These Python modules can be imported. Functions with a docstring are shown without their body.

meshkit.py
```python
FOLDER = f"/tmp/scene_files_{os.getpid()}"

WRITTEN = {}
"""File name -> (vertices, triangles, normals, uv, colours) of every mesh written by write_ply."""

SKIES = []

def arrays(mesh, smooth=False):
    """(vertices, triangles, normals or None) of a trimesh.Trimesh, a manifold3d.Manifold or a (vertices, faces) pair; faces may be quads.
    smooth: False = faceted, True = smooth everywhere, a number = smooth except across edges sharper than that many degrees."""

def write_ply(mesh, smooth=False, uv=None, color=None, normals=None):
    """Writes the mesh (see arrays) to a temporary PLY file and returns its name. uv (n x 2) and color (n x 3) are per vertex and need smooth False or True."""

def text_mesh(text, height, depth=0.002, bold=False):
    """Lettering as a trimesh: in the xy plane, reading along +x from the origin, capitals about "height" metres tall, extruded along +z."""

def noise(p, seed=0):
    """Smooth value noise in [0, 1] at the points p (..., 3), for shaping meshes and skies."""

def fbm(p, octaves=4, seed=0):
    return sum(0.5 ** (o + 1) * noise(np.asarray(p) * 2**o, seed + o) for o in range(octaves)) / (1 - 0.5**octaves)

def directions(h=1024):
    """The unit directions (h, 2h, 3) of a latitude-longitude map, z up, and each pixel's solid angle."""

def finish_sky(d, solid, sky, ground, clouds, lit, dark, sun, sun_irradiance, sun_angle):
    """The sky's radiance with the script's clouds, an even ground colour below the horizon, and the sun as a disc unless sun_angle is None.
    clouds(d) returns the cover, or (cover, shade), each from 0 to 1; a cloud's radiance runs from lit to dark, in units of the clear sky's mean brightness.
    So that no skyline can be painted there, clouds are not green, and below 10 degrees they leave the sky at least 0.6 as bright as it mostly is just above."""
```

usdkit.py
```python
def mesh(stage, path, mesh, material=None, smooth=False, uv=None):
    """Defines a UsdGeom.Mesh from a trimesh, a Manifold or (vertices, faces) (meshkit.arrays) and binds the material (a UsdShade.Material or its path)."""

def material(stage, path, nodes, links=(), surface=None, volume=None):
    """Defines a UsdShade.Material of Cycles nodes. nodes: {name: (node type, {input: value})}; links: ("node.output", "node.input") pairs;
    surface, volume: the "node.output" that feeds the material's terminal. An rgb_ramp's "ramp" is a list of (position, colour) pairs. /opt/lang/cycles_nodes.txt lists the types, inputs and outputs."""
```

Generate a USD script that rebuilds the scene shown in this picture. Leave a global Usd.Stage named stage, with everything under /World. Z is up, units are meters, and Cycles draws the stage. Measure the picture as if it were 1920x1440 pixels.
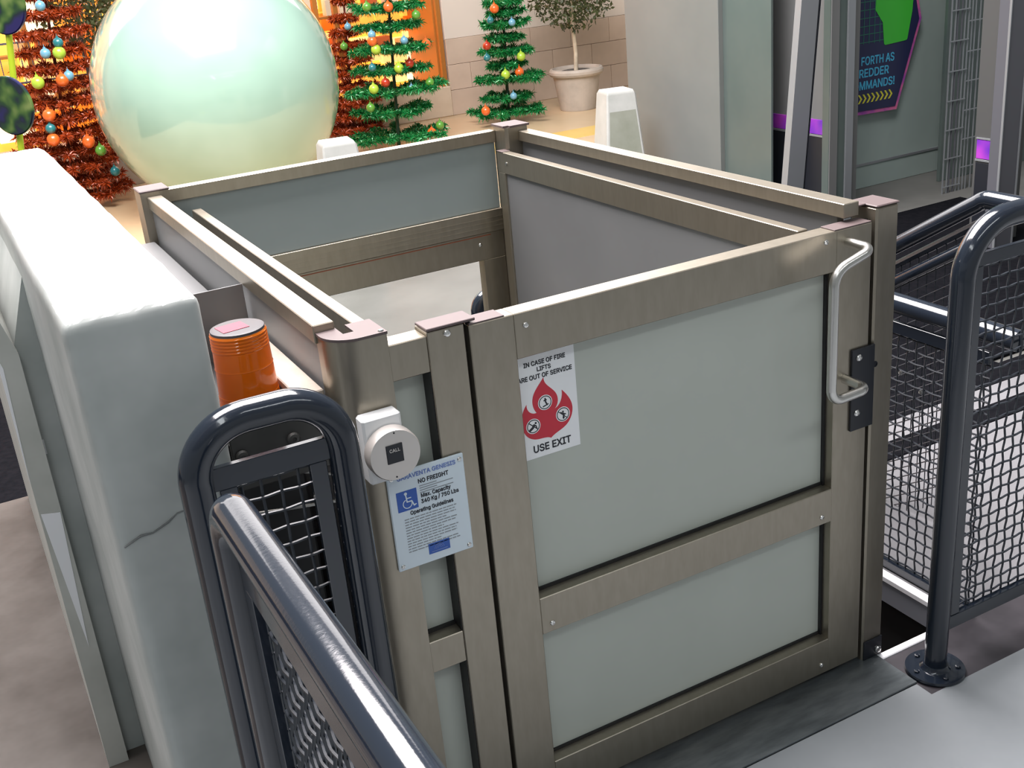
import math, random
import numpy as np
import trimesh
import manifold3d as m3
from shapely.geometry import Polygon, Point, box as shapely_box
from shapely import affinity
import usdkit, meshkit
from pxr import Usd, UsdGeom, UsdLux, Gf, Sdf, UsdShade

random.seed(7)
sbox = lambda x0, x1, y0, y1: shapely_box(x0, y0, x1, y1)
stage = Usd.Stage.CreateInMemory()
UsdGeom.SetStageUpAxis(stage, UsdGeom.Tokens.z)
UsdGeom.SetStageMetersPerUnit(stage, 1.0)
world = UsdGeom.Xform.Define(stage, '/World')
stage.SetDefaultPrim(world.GetPrim())
UsdGeom.Scope.Define(stage, '/World/Looks')

# ------------------------------------------------------------------ camera, sky, lights
CAM = (-0.7177, -1.6030, 1.6535)
yaw, pit, rol = -0.45625, 0.38620, -0.09563
B = np.array([[1, 0, 0], [0, 0, -1], [0, 1, 0.]])
cyw, syw, cp, sp, cr, sr = math.cos(yaw), math.sin(yaw), math.cos(pit), math.sin(pit), math.cos(rol), math.sin(rol)
R = np.array([[cr, -sr, 0], [sr, cr, 0], [0, 0, 1]]) @ np.array([[1, 0, 0], [0, cp, -sp], [0, sp, cp]]) @ B @ np.array([[cyw, syw, 0], [-syw, cyw, 0], [0, 0, 1]])
cam = UsdGeom.Camera.Define(stage, '/World/camera')
mx = Gf.Matrix4d(*R[0], 0, *(-R[1]), 0, *(-R[2]), 0, *CAM, 1)
cam.AddTransformOp().Set(mx)
cam.CreateHorizontalApertureAttr(36.0)
cam.CreateVerticalApertureAttr(27.0)
cam.CreateFocalLengthAttr(36.0 * 2112.4 / 1920)
cam.CreateClippingRangeAttr(Gf.Vec2f(0.05, 100))
cam.CreateExposureAttr(0.0)

dome = UsdLux.DomeLight.Define(stage, '/World/sky_dome')
dome.CreateIntensityAttr(0.10)
dome.CreateColorAttr(Gf.Vec3f(0.93, 0.98, 1.0))

def rect(name, loc, w, h, power, color, rx=0.0, ry=0.0, rz=0.0):
    l = UsdLux.RectLight.Define(stage, '/World/' + name)
    l.CreateWidthAttr(w); l.CreateHeightAttr(h)
    l.CreateIntensityAttr(power); l.CreateColorAttr(Gf.Vec3f(*color))
    l.AddTranslateOp().Set(Gf.Vec3d(*loc)); l.AddRotateXYZOp().Set(Gf.Vec3f(rx, ry, rz))
    return l
# daylight from the hall's skylight; the far and landing lights are added fill
rect('skylight', (0.2, 3.6, 7.0), 6.5, 7.0, 20.0, (1.0, 0.94, 0.935))
rect('far_fill', (3.0, 14.4, 6.6), 16.0, 5.0, 3.5, (1.0, 0.95, 0.94), rx=-80.0)  # added unseen light, gives the top faces bright reflections
rect('landing_fill', (1.1, -2.2, 3.15), 2.4, 0.35, 7.5, (0.93, 0.98, 1.0))  # added unseen light that sets the level on the gate front
rect('landing_fill_left', (-1.2, -1.9, 3.15), 0.35, 2.4, 7.5, (0.93, 0.98, 1.0))  # second added landing light, also unseen

# ------------------------------------------------------------------ materials
def M(name, nodes, links, surface='p.BSDF'):
    return usdkit.material(stage, '/World/Looks/' + name, nodes, links, surface=surface)

def plain(name, col, rough=0.5, metal=0.0, **kw):
    return M(name, {'p': ('principled_bsdf', dict(base_color=col, roughness=rough, metallic=metal, **kw))}, [])

def mottled(name, a, b, scale=6.0, rough=0.5, metal=0.0, bump=0.0, detail=5.0, stretch=(1, 1, 1), lo=0.35, hi=0.65, **kw):
    n = {'g': ('geometry', {}), 'm': ('mapping', dict(scale=stretch)), 'n': ('noise_texture', dict(scale=scale, detail=detail, roughness=0.6)),
         'r': ('rgb_ramp', {'ramp': [(lo, a), (hi, b)]}), 'p': ('principled_bsdf', dict(roughness=rough, metallic=metal, **kw))}
    l = [('g.position', 'm.vector'), ('m.vector', 'n.vector'), ('n.fac', 'r.fac'), ('r.color', 'p.base_color')]
    if bump:
        n['b'] = ('bump', dict(strength=bump, distance=0.004)); l += [('n.fac', 'b.height'), ('b.normal', 'p.normal')]
    return M(name, n, l)

bronze = mottled('bronze_aluminium', (0.34, 0.305, 0.245), (0.375, 0.335, 0.272), 60, 0.37, 0.85, stretch=(1, 1, 0.25), specular_ior_level=0.6)
bronze_dark = plain('bronze_plastic_cap', (0.115, 0.085, 0.085), 0.5)
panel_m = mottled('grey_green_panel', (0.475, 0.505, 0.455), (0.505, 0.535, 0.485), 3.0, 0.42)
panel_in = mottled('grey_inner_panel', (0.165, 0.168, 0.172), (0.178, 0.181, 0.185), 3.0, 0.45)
gasket_m = plain('black_gasket', (0.012, 0.012, 0.014), 0.5)
steel = plain('satin_steel', (0.62, 0.61, 0.58), 0.28, 1.0)
chrome = plain('bright_screw_steel', (0.75, 0.74, 0.72), 0.2, 1.0)
black_m = plain('black_plate', (0.012, 0.014, 0.020), 0.35)
rail_m = M('slate_gloss_paint', {'g': ('geometry', {}), 'n': ('noise_texture', dict(scale=220.0, detail=2.0)), 'b': ('bump', dict(strength=0.06, distance=0.0015)),
      'p': ('principled_bsdf', dict(base_color=(0.011, 0.016, 0.026), roughness=0.14, coat_weight=0.5, coat_roughness=0.06))},
      [('g.position', 'n.vector'), ('n.fac', 'b.height'), ('b.normal', 'p.normal')])
mesh_m = plain('slate_wire_paint', (0.022, 0.027, 0.036), 0.42)
plaster = mottled('grey_plaster', (0.30, 0.33, 0.32), (0.47, 0.49, 0.48), 3.2, 0.6, bump=0.15, lo=0.3, hi=0.7)
plaster_white = mottled('white_plaster', (0.84, 0.84, 0.83), (0.88, 0.88, 0.87), 5.0, 0.5)
crack_m = plain('plaster_crack', (0.16, 0.17, 0.17), 0.8)
concrete = mottled('grey_landing_concrete', (0.185, 0.202, 0.216), (0.24, 0.26, 0.277), 2.2, 0.45, bump=0.05, lo=0.25, hi=0.75)
wet_floor = mottled('dark_polished_concrete', (0.045, 0.038, 0.033), (0.10, 0.090, 0.083), 2.6, 0.5, lo=0.35, hi=0.65, specular_ior_level=0.15)
low_floor_m = mottled('pale_lower_concrete', (0.10, 0.10, 0.094), (0.145, 0.145, 0.137), 1.6, 0.45, lo=0.3, hi=0.7)
sill_m = mottled('dark_steel_sill', (0.075, 0.088, 0.096), (0.16, 0.18, 0.19), 7.0, 0.38, 0.5, stretch=(1, 4, 1), lo=0.3, hi=0.7)
band_m = mottled('dark_floor_band', (0.016, 0.014, 0.018), (0.065, 0.058, 0.068), 4.0, 0.4, lo=0.3, hi=0.7)
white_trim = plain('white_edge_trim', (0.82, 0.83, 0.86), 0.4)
grey_trim = plain('grey_slab_edge', (0.20, 0.21, 0.24), 0.5)
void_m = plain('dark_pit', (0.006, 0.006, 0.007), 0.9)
tread_m = mottled('pale_stair_tread', (0.15, 0.15, 0.16), (0.185, 0.185, 0.195), 3.0, 0.5)
near_black_m = mottled('near_black_matte', (0.003, 0.0035, 0.005), (0.006, 0.006, 0.008), 30.0, 0.95, specular_ior_level=0.05)  # even near-black colour, fully matte
white_sign = plain('white_acrylic', (0.90, 0.91, 0.93), 0.25, coat_weight=0.5)
pale_sign = plain('pale_blue_acrylic', (0.68, 0.78, 0.86), 0.2, coat_weight=0.6)
blue_m = plain('sign_blue', (0.03, 0.11, 0.46), 0.4)
red_m = plain('sign_red', (0.62, 0.025, 0.05), 0.4)
pinkred_m = plain('sticker_pink', (0.42, 0.025, 0.055), 0.5)
ink_m = plain('black_ink', (0.02, 0.022, 0.03), 0.5)
grey_ink = plain('grey_ink', (0.30, 0.33, 0.36), 0.5)
ghost_ink = plain('pale_blue_ink', (0.16, 0.24, 0.55), 0.5)
box_white = plain('white_box_plastic', (0.80, 0.81, 0.82), 0.35)
disc_m = plain('brushed_disc', (0.66, 0.62, 0.59), 0.42, 0.6)
amber = M('amber_lens', {'p': ('principled_bsdf', dict(base_color=(0.95, 0.22, 0.008), roughness=0.08, transmission_weight=0.45, ior=1.45, subsurface_weight=0.0))}, [])
amber_core = plain('amber_reflector', (0.80, 0.20, 0.01), 0.35)
machine_m = mottled('dark_machine_steel', (0.05, 0.05, 0.048), (0.085, 0.083, 0.078), 5, 0.45, 0.4)
dusty_m = mottled('dusty_flange', (0.36, 0.31, 0.26), (0.50, 0.44, 0.38), 8, 0.6)
pane_m = M('clear_pane', {'t': ('transparent_bsdf', dict(color=(0.97, 0.98, 0.97))), 'g': ('glossy_bsdf', dict(roughness=0.02, color=(1, 1, 1))), 'f': ('fresnel', dict(IOR=1.2)), 'x': ('mix_closure', {})},
      [('f.fac', 'x.fac'), ('t.BSDF', 'x.closure1'), ('g.BSDF', 'x.closure2')], surface='x.closure')

_names = {}
def numbered(parent, name):
    k = (parent, name)
    n = _names.get(k, 0); _names[k] = n + 1
    return name if n == 0 else f'{name}_{n:03d}'

LOC = {}
def thing(name, label, cat, loc=(0, 0, 0), group=None):
    path = '/World/' + numbered('/World', name)
    x = UsdGeom.Xform.Define(stage, path)
    x.AddTranslateOp().Set(Gf.Vec3d(*loc))
    pr = x.GetPrim()
    pr.SetCustomDataByKey('label', label); pr.SetCustomDataByKey('category', cat)
    if group: pr.SetCustomDataByKey('group', group)
    LOC[path] = np.array(loc, float)
    return path

def obj(name, mesh, mat, parent='/World', smooth=30, label=None, cat=None, group=None, kind=None):
    """One Mesh prim; the mesh is given in world coordinates."""
    path = parent + '/' + numbered(parent, name)
    off = np.zeros(3)
    for k, v in LOC.items():
        if parent == k or parent.startswith(k + '/'): off = v
    v, f, n = meshkit.arrays(mesh, smooth)
    pr = usdkit.mesh(stage, path, (v - off, f), mat)
    if n is not None:
        pr.CreateNormalsAttr([Gf.Vec3f(*map(float, a)) for a in n]); pr.SetNormalsInterpolation('vertex')
    p = pr.GetPrim()
    for k, val in (('label', label), ('category', cat), ('group', group), ('kind', kind)):
        if val: p.SetCustomDataByKey(k, val)
    return path

def struct(name, mesh, mat, label=None, cat=None, parent='/World', smooth=30):
    return obj(name, mesh, mat, parent, smooth, label, cat, None, 'structure' if parent == '/World' else None)

# ------------------------------------------------------------------ shape helpers
def cat_(*ms):
    ms = [m for a in ms for m in (a if isinstance(a, (list, tuple)) else [a])]
    return trimesh.util.concatenate(ms)

def bx(x0, x1, y0, y1, z0, z1, c=0.0015):
    """A box with chamfered edges between the six bounds."""
    c = min(c, 0.45 * min(x1 - x0, y1 - y0, z1 - z0))
    if c <= 1e-6:
        b = trimesh.creation.box((x1 - x0, y1 - y0, z1 - z0)); b.apply_translation(((x0 + x1) / 2, (y0 + y1) / 2, (z0 + z1) / 2)); return b
    pts = []
    for x, sx in ((x0, 1), (x1, -1)):
        for y, sy in ((y0, 1), (y1, -1)):
            for z, sz in ((z0, 1), (z1, -1)):
                pts += [(x, y + sy * c, z + sz * c), (x + sx * c, y, z + sz * c), (x + sx * c, y + sy * c, z)]
    return trimesh.convex.convex_hull(np.array(pts))

def prism(poly, z0, z1):
    m = trimesh.creation.extrude_polygon(poly, z1 - z0, engine='earcut'); m.apply_translation((0, 0, z0)); return m

def flat(poly, y, t=0.0012):
    """A polygon drawn in (x, z), as a thin plate whose front faces -y at y."""
    m = trimesh.creation.extrude_polygon(poly, t, engine='earcut') if poly.geom_type == 'Polygon' else cat_([trimesh.creation.extrude_polygon(g, t, engine='earcut') for g in poly.geoms])
    v = m.vertices.copy(); m.vertices = np.stack([v[:, 0], y - v[:, 2], v[:, 1]], 1)
    return m

def xz_text(s, x, z, h, y, bold=False, width=None, centre=False, t=0.0008):
    m = meshkit.text_mesh(s, h, t, bold)
    v = m.vertices.copy()
    w = v[:, 0].max() - v[:, 0].min()
    v[:, 0] -= v[:, 0].min()
    if width: v[:, 0] *= width / w; w = width
    if centre: v[:, 0] -= w / 2
    m.vertices = np.stack([x + v[:, 0], y - v[:, 2], z + v[:, 1]], 1)
    return m

def fillet(pts, r, n=8):
    """Rounds the inner corners of a polyline."""
    pts = [np.array(p, float) for p in pts]
    rs = r if isinstance(r, (list, tuple)) else [r] * len(pts)
    out = [pts[0]]
    for i in range(1, len(pts) - 1):
        a, b, c = pts[i - 1], pts[i], pts[i + 1]
        u, w = (a - b), (c - b)
        lu, lw = np.linalg.norm(u), np.linalg.norm(w); u /= lu; w /= lw
        ang = math.acos(np.clip(u @ w, -1, 1))
        d = min(rs[i] / math.tan(ang / 2), 0.49 * lu, 0.49 * lw); rr = d * math.tan(ang / 2)
        bis = u + w; bis /= np.linalg.norm(bis); cen = b + bis * rr / math.sin(ang / 2)
        p0, p1 = b + u * d - cen, b + w * d - cen
        tot = math.acos(np.clip(p0 @ p1 / rr ** 2, -1, 1))
        for k in range(n + 1):
            s = k / n
            out.append(cen + (math.sin((1 - s) * tot) * p0 + math.sin(s * tot) * p1) / math.sin(tot))
    out.append(pts[-1])
    return np.array(out)

def tube(path, r, n=16, cap=True):
    P = np.asarray(path, float)
    T = np.gradient(P, axis=0); T[0] = P[1] - P[0]; T[-1] = P[-1] - P[-2]
    T /= np.linalg.norm(T, axis=1, keepdims=True)
    up = np.array([0, 0, 1.0]) if abs(T[0][2]) < 0.9 else np.array([1.0, 0, 0])
    N = np.cross(up, T[0]); N /= np.linalg.norm(N)
    rings = []
    rad = np.broadcast_to(r, len(P))
    for i in range(len(P)):
        N = N - (N @ T[i]) * T[i]; N /= np.linalg.norm(N)
        Bn = np.cross(T[i], N)
        a = np.arange(n) * 2 * math.pi / n
        rings.append(P[i] + rad[i] * (np.cos(a)[:, None] * N + np.sin(a)[:, None] * Bn))
    v = np.concatenate(rings); f = []
    for i in range(len(P) - 1):
        for k in range(n):
            a, b = i * n + k, i * n + (k + 1) % n
            f += [(a, b, b + n), (a, b + n, a + n)]
    if cap:
        v = np.vstack([v, P[0], P[-1]]); c0, c1 = len(v) - 2, len(v) - 1; e = (len(P) - 1) * n
        for k in range(n):
            f += [(c0, (k + 1) % n, k), (c1, e + k, e + (k + 1) % n)]
    return trimesh.Trimesh(v, f, process=False)

def lathe(profile, centre, n=40, axis='z'):
    """profile: (radius, height) pairs from the bottom up."""
    pr = np.array(profile, float); a = np.arange(n) * 2 * math.pi / n
    v = np.concatenate([np.stack([r * np.cos(a), r * np.sin(a), np.full(n, h)], 1) for r, h in pr]); f = []
    for i in range(len(pr) - 1):
        for k in range(n):
            p, q = i * n + k, i * n + (k + 1) % n
            f += [(p, q, q + n), (p, q + n, p + n)]
    v = np.vstack([v, [0, 0, pr[0][1]], [0, 0, pr[-1][1]]]); e = (len(pr) - 1) * n
    for k in range(n):
        f += [(len(v) - 2, (k + 1) % n, k), (len(v) - 1, e + k, e + (k + 1) % n)]
    if axis == 'y':   # height runs towards -y
        v = np.stack([v[:, 0], -v[:, 2], v[:, 1]], 1)
    if axis == 'x':   # height runs towards -x
        v = np.stack([-v[:, 2], v[:, 0], v[:, 1]], 1); f = [t[::-1] for t in f]
    return trimesh.Trimesh(v + np.array(centre, float), f, process=False)

def screw(x, z, y, r=0.006):
    return lathe([(r, 0), (r, r * .25), (r * .75, r * .55), (r * .35, r * .65), (r * .3, r * .45)], (x, y, z), 14, 'y')

def wire_mesh(o, u, w, nu, nw, pitch_u, pitch_w, normal, r=0.0017, amp=0.0018, off_u=0.5, off_w=0.5, n=5):
    """Crimped woven wire over the rectangle from o along u (length nu*pitch) and w."""
    o, u, w, normal = map(lambda a: np.array(a, float), (o, u, w, normal))
    lu, lw = nu * pitch_u, nw * pitch_w
    ms_u, ms_w = [], []
    def crimp(start, direc, length, pitch, phase):
        s = np.linspace(0, length, int(length / pitch * 4) + 1)
        h = amp * np.cos(math.pi * (s / pitch - 0.5) + phase)
        return start + s[:, None] * direc + h[:, None] * normal
    for i in range(nu):
        ms_w.append(tube(crimp(o + u * (i + off_u) * pitch_u, w, lw, pitch_w, math.pi * (i % 2)), r, n))
    for j in range(nw):
        ms_u.append(tube(crimp(o + w * (j + off_w) * pitch_w, u, lu, pitch_u, math.pi * ((j + 1) % 2)), r, n))
    return ms_u, ms_w

def sphere(c, r, sub=3):
    s = trimesh.creation.icosphere(subdivisions=sub, radius=r); s.apply_translation(c); return s

# ------------------------------------------------------------------ structure: floors, pit, walls
struct('floor', cat_(bx(-4.0, 4.0, -4.0, -0.17, -0.25, 0.0, 0), bx(-4.0, -0.245, -0.17, 0.0, -0.25, 0.0, 0), bx(-0.245, 0.942, -0.17, -0.1265, -0.25, 0.0, 0)), concrete)
struct('added_ceiling', bx(-6.0, 7.0, -7.0, -0.7, 3.2, 3.35, 0), plain('ceiling_paint', (0.55, 0.56, 0.56), 0.8))  # added out of view to shade the landing and the fronts
struct('floor_wing', bx(-4.0, -0.60, 0.0, 2.262, -0.25, 0.0, 0.004), wet_floor)
struct('floor_edge', cat_(bx(0.942, 4.0, -0.17, -0.02, -0.25, -0.001, 0.001), bx(-0.245, 0.942, -0.1265, -0.02, -0.25, -0.002, 0)), band_m)
struct('trim_1', bx(0.945, 1.20, -0.02, 0.0, -0.06, 0.003, 0.002), white_trim)
struct('trim_2', bx(1.20, 1.226, -0.02, 0.72, -0.012, 0.004, 0.002), white_trim)
struct('floor_side', cat_(bx(1.226, 4.0, -0.02, 0.70, -0.05, 0.002, 0.002)), tread_m)
struct('trim_3', bx(1.204, 1.226, -0.02, 0.72, -0.075, -0.012, 0.001), grey_trim)
struct('floor_lower', bx(-9, 9.0, -0.6, 6.5, -0.85, -0.60, 0), low_floor_m)
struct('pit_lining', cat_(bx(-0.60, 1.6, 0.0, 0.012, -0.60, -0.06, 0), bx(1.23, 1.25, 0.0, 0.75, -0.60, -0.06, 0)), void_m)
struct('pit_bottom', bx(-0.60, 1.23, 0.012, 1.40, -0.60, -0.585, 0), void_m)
tan_tile = mottled('tan_mall_tile', (0.60, 0.44, 0.27), (0.68, 0.51, 0.32), 1.4, 0.28, lo=0.3, hi=0.7)
yellow_light = mottled('yellow_light_stripe', (0.74, 0.50, 0.12), (0.80, 0.56, 0.16), 2.0, 0.28)  # yellow light on the tiles, put into the colour
struct('floor_hall', bx(-12, 14, 6.5, 14.5, -0.85, -0.60, 0), tan_tile)
struct('floor_light_stripe', bx(4.6, 6.55, 9.25, 9.75, -0.62, -0.597, 0.001), yellow_light, None)  # stripe of yellow light laid down as a thin slab

# stairs at the right: a pale landing, a dark nosing, one more pale tread, near-black treads below
st = thing('staircase', 'dark staircase with pale top tread going down beside the lift', 'stairs', (2.2, 0.70, -0.6))
obj('nosing', bx(1.26, 3.4, 0.70, 0.80, -0.03, 0.004, 0.004), near_black_m, st, label='black nosing strip')
obj('tread', bx(1.26, 3.4, 0.80, 0.93, -0.16, -0.012, 0.004), tread_m, st, label='pale top tread')
for k in range(4):
    z = -0.13 - 0.14 * k
    obj('tread', bx(1.26, 3.4, 0.93 + 0.27 * k, 1.20 + 0.27 * k, max(z - 0.14, -0.599), z, 0.006), near_black_m, st, label='near-black tread')
obj('floor_sheet', bx(1.8, 6.2, 2.02, 4.4, -0.599, -0.585, 0.003), near_black_m, label='near-black sheet on the lower floor at the foot of the stairs', cat='floor_sheet')  # near-black sheet laid over the lower floor

# plaster parapet wall at the left of the lift
def rough_wall():
    x0, x1, y0, y1, z0, z1 = -0.610, -0.416, 0.004, 1.83, -0.6, 1.2
    c = 0.016
    prof = Polygon([(x0, z0), (x1, z0), (x1, z1 - c), (x1 - c, z1), (x0 + c, z1), (x0, z1 - c)])
    nx, ny, nz = 26, 40, 48
    b = trimesh.creation.box((1, 1, 1))
    # a box grid with rounded upright corners and worn arrises
    def grid(a, bb, n, m):
        return np.meshgrid(np.linspace(0, 1, n), np.linspace(0, 1, m), indexing='ij')
    verts, faces = [], []
    def add(P, flip):
        n, m = P.shape[:2]; o = sum(len(v) for v in verts)
        verts.append(P.reshape(-1, 3)); I = np.arange(n * m).reshape(n, m) + o
        q = np.stack([I[:-1, :-1], I[1:, :-1], I[1:, 1:], I[:-1, 1:]], -1).reshape(-1, 4)
        if flip: q = q[:, ::-1]
        faces.append(np.vstack([q[:, [0, 1, 2]], q[:, [0, 2, 3]]]))
    X = lambda t: x0 + (x1 - x0) * t
    Y = lambda t: y0 + (y1 - y0) * t
    Z = lambda t: z0 + (z1 - z0) * t
    zz = lambda t: z0 + (z1 - z0) * (1 - (1 - t) ** 1.6)
    a, c2 = grid(0, 0, nx, nz); add(np.stack([X(a), np.full_like(a, y0), zz(c2)], -1), False)
    add(np.stack([X(a), np.full_like(a, y1), zz(c2)], -1), True)
    a, c2 = grid(0, 0, ny, nz); yy = y0 + (y1 - y0) * a ** 1.5
    add(np.stack([np.full_like(a, x0), yy, zz(c2)], -1), True)
    add(np.stack([np.full_like(a, x1), yy, zz(c2)], -1), False)
    a, c2 = grid(0, 0, nx, ny)
    add(np.stack([X(a), y0 + (y1 - y0) * c2 ** 1.5, np.full_like(a, z1)], -1), False)
    m = trimesh.Trimesh(np.vstack(verts), np.vstack(faces), process=True); m.merge_vertices()
    v = m.vertices.copy()
    lo, hi = np.array([x0, y0, -9]), np.array([x1, y1, z1])
    r = 0.020
    inner = np.clip(v, lo + r, hi - r)
    d = v - inner; L = np.linalg.norm(d, axis=1, keepdims=True)
    v = np.where(L > 1e-9, inner + d / np.maximum(L, 1e-9) * np.minimum(L, r), v)
    n = meshkit.fbm(v * 14, 3, 3) - 0.5; n2 = meshkit.fbm(v * 45, 3, 8) - 0.5
    edge = (np.sum(np.abs(d) > r * 0.5, axis=1) > 1).astype(float)
    m.vertices = v + (n * 0.003 + n2 * 0.006 * edge)[:, None] * np.where(L > 0, d / np.maximum(L, 1e-9), 0)
    return m
wall_mesh = rough_wall()
up = wall_mesh.face_normals[:, 2] > 0.72  # upward faces take a whiter plaster than the sides
wl = struct('wall_left', wall_mesh.submesh([np.nonzero(~up)[0]], append=True), plaster, 'grey plaster end of the thick parapet wall left of the lift', 'wall')
obj('wall_top', wall_mesh.submesh([np.nonzero(up)[0]], append=True), plaster_white, wl, label='white top of the wall')
crk = [(-0.600, 0.842), (-0.573, 0.853), (-0.555, 0.852), (-0.53, 0.862), (-0.515, 0.872), (-0.49, 0.874)]
obj('crack', tube([(x, 0.0036, z) for x, z in crk], [0.0012, 0.0018, 0.0012, 0.0016, 0.001, 0.0006], 6), crack_m, wl)
def xz_prism(pts, y0, y1):
    m = trimesh.creation.extrude_polygon(Polygon(pts), y1 - y0, engine='earcut'); v = m.vertices.copy()
    m.vertices = np.stack([v[:, 0], y1 - v[:, 2], v[:, 1]], 1); return m
struct('wall_wing', xz_prism([(-0.608, 0.0), (-0.608, 1.12), (-0.655, 0.985), (-0.655, 0.0)], 0.69, 2.25), plaster)
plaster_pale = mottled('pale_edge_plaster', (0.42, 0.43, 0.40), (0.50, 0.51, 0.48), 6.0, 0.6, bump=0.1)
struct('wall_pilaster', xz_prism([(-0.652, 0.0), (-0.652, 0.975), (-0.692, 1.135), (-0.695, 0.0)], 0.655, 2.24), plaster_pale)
struct('floor_dark', bx(-9.0, -0.62, 2.4, 9.0, -0.601, -0.592, 0.002), near_black_m)
obj('light_patch', flat(Polygon([(-0.6905, 0.640), (-0.6545, 0.633), (-0.6695, 0.311)]), 0.6545, 0.001), white_trim, '/World/wall_pilaster', label='wedge of light painted on in white')  # light on the pilaster end, laid on as a white wedge
obj('light_patch', flat(Polygon([(-0.6925, 0.985), (-0.685, 0.955), (-0.694, 0.70)]), 0.6545, 0.001), white_trim, '/World/wall_pilaster', label='sliver of edge light painted on in white')  # edge light laid on as a thin white triangle
obj('light_patch', flat(Polygon([(-0.651, 0.782), (-0.648, 0.782), (-0.648, 0.750), (-0.651, 0.750)]), 0.689, 0.001), white_trim, '/World/wall_wing', label='small white tick')

# ------------------------------------------------------------------ the platform lift enclosure
L = thing('platform_lift', 'bronze framed wheelchair platform lift enclosure with grey panels and a front gate', 'lift', (0.32, 0.72, -0.6))
def corner_poly(x0, x1, y0, y1, r):
    """Plan of a post whose front left corner is rounded."""
    a = np.linspace(math.pi, 1.5 * math.pi, 12)
    arc = [(x0 + r + r * math.cos(t), y0 + r + r * math.sin(t)) for t in a]
    return Polygon(arc + [(x1, y0), (x1, y1), (x0, y1)])
obj('post', prism(corner_poly(-0.236, -0.143, 0.0, 0.075, 0.052).difference(sbox(-0.203, -0.185, 0.035, 0.1)), -0.06, 1.072), bronze, L)
cap = corner_poly(-0.238, -0.142, -0.002, 0.077, 0.053).difference(sbox(-0.203, -0.185, 0.035, 0.1))
obj('post_cap', prism(cap, 1.072, 1.0765), bronze_dark, L)
obj('screw', lathe([(0.005, 0), (0.004, 0.0025), (0.002, 0.003)], (-0.150, 0.006, 1.0765), 14), chrome, L)
hinge = bx(-0.0755, -0.0085, 0.0, 0.05, 0.0, 1.056)
obj('post', hinge, bronze, L, label='hinge post')
obj('hinge_cap', bx(-0.076, 0.012, -0.002, 0.046, 1.0575, 1.0625, 0.001), bronze_dark, L)
obj('screw', screw(-0.04, 1.047, 0.0, 0.0065), chrome, L)
obj('hinge_pin', lathe([(0.004, 1.03), (0.004, 1.0575)], (0.004, 0.012, 0), 12), black_m, L)
obj('post', bx(0.9006, 0.960, 0.0, 0.072, 0.0, 1.0755, 0.004), bronze, L)
obj('post_cap', cat_(bx(0.8995, 0.961, -0.001, 0.074, 1.0755, 1.080, 0.002), bx(0.8805, 0.901, 0.030, 0.074, 1.0765, 1.080, 0.001)), bronze_dark, L)
obj('post_foot', bx(0.903, 0.958, -0.004, 0.0, 0.005, 0.055, 0.001), black_m, L)
obj('bolt', screw(0.945, 0.022, -0.004, 0.009), chrome, L)
obj('keyhole', lathe([(0.0065, 0), (0.0065, 0.0015), (0.0045, 0.0015), (0.0045, 0.0002)], (0.909, 0.0, 0.744), 16, 'y'), black_m, L)
obj('post', prism(Point(-0.2195, 1.42).buffer(0.03).union(sbox(-0.256, -0.183, 1.382, 1.462)), -0.6, 1.100), bronze, L)
obj('post_cap', bx(-0.258, -0.181, 1.380, 1.464, 1.100, 1.106, 0.002), bronze_dark, L)
obj('post', prism(sbox(0.80, 0.872, 1.372, 1.45).intersection(Point(0.86, 1.44).buffer(0.085)).union(sbox(0.83, 0.872, 1.372, 1.45)), -0.6, 1.102), bronze, L)
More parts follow.
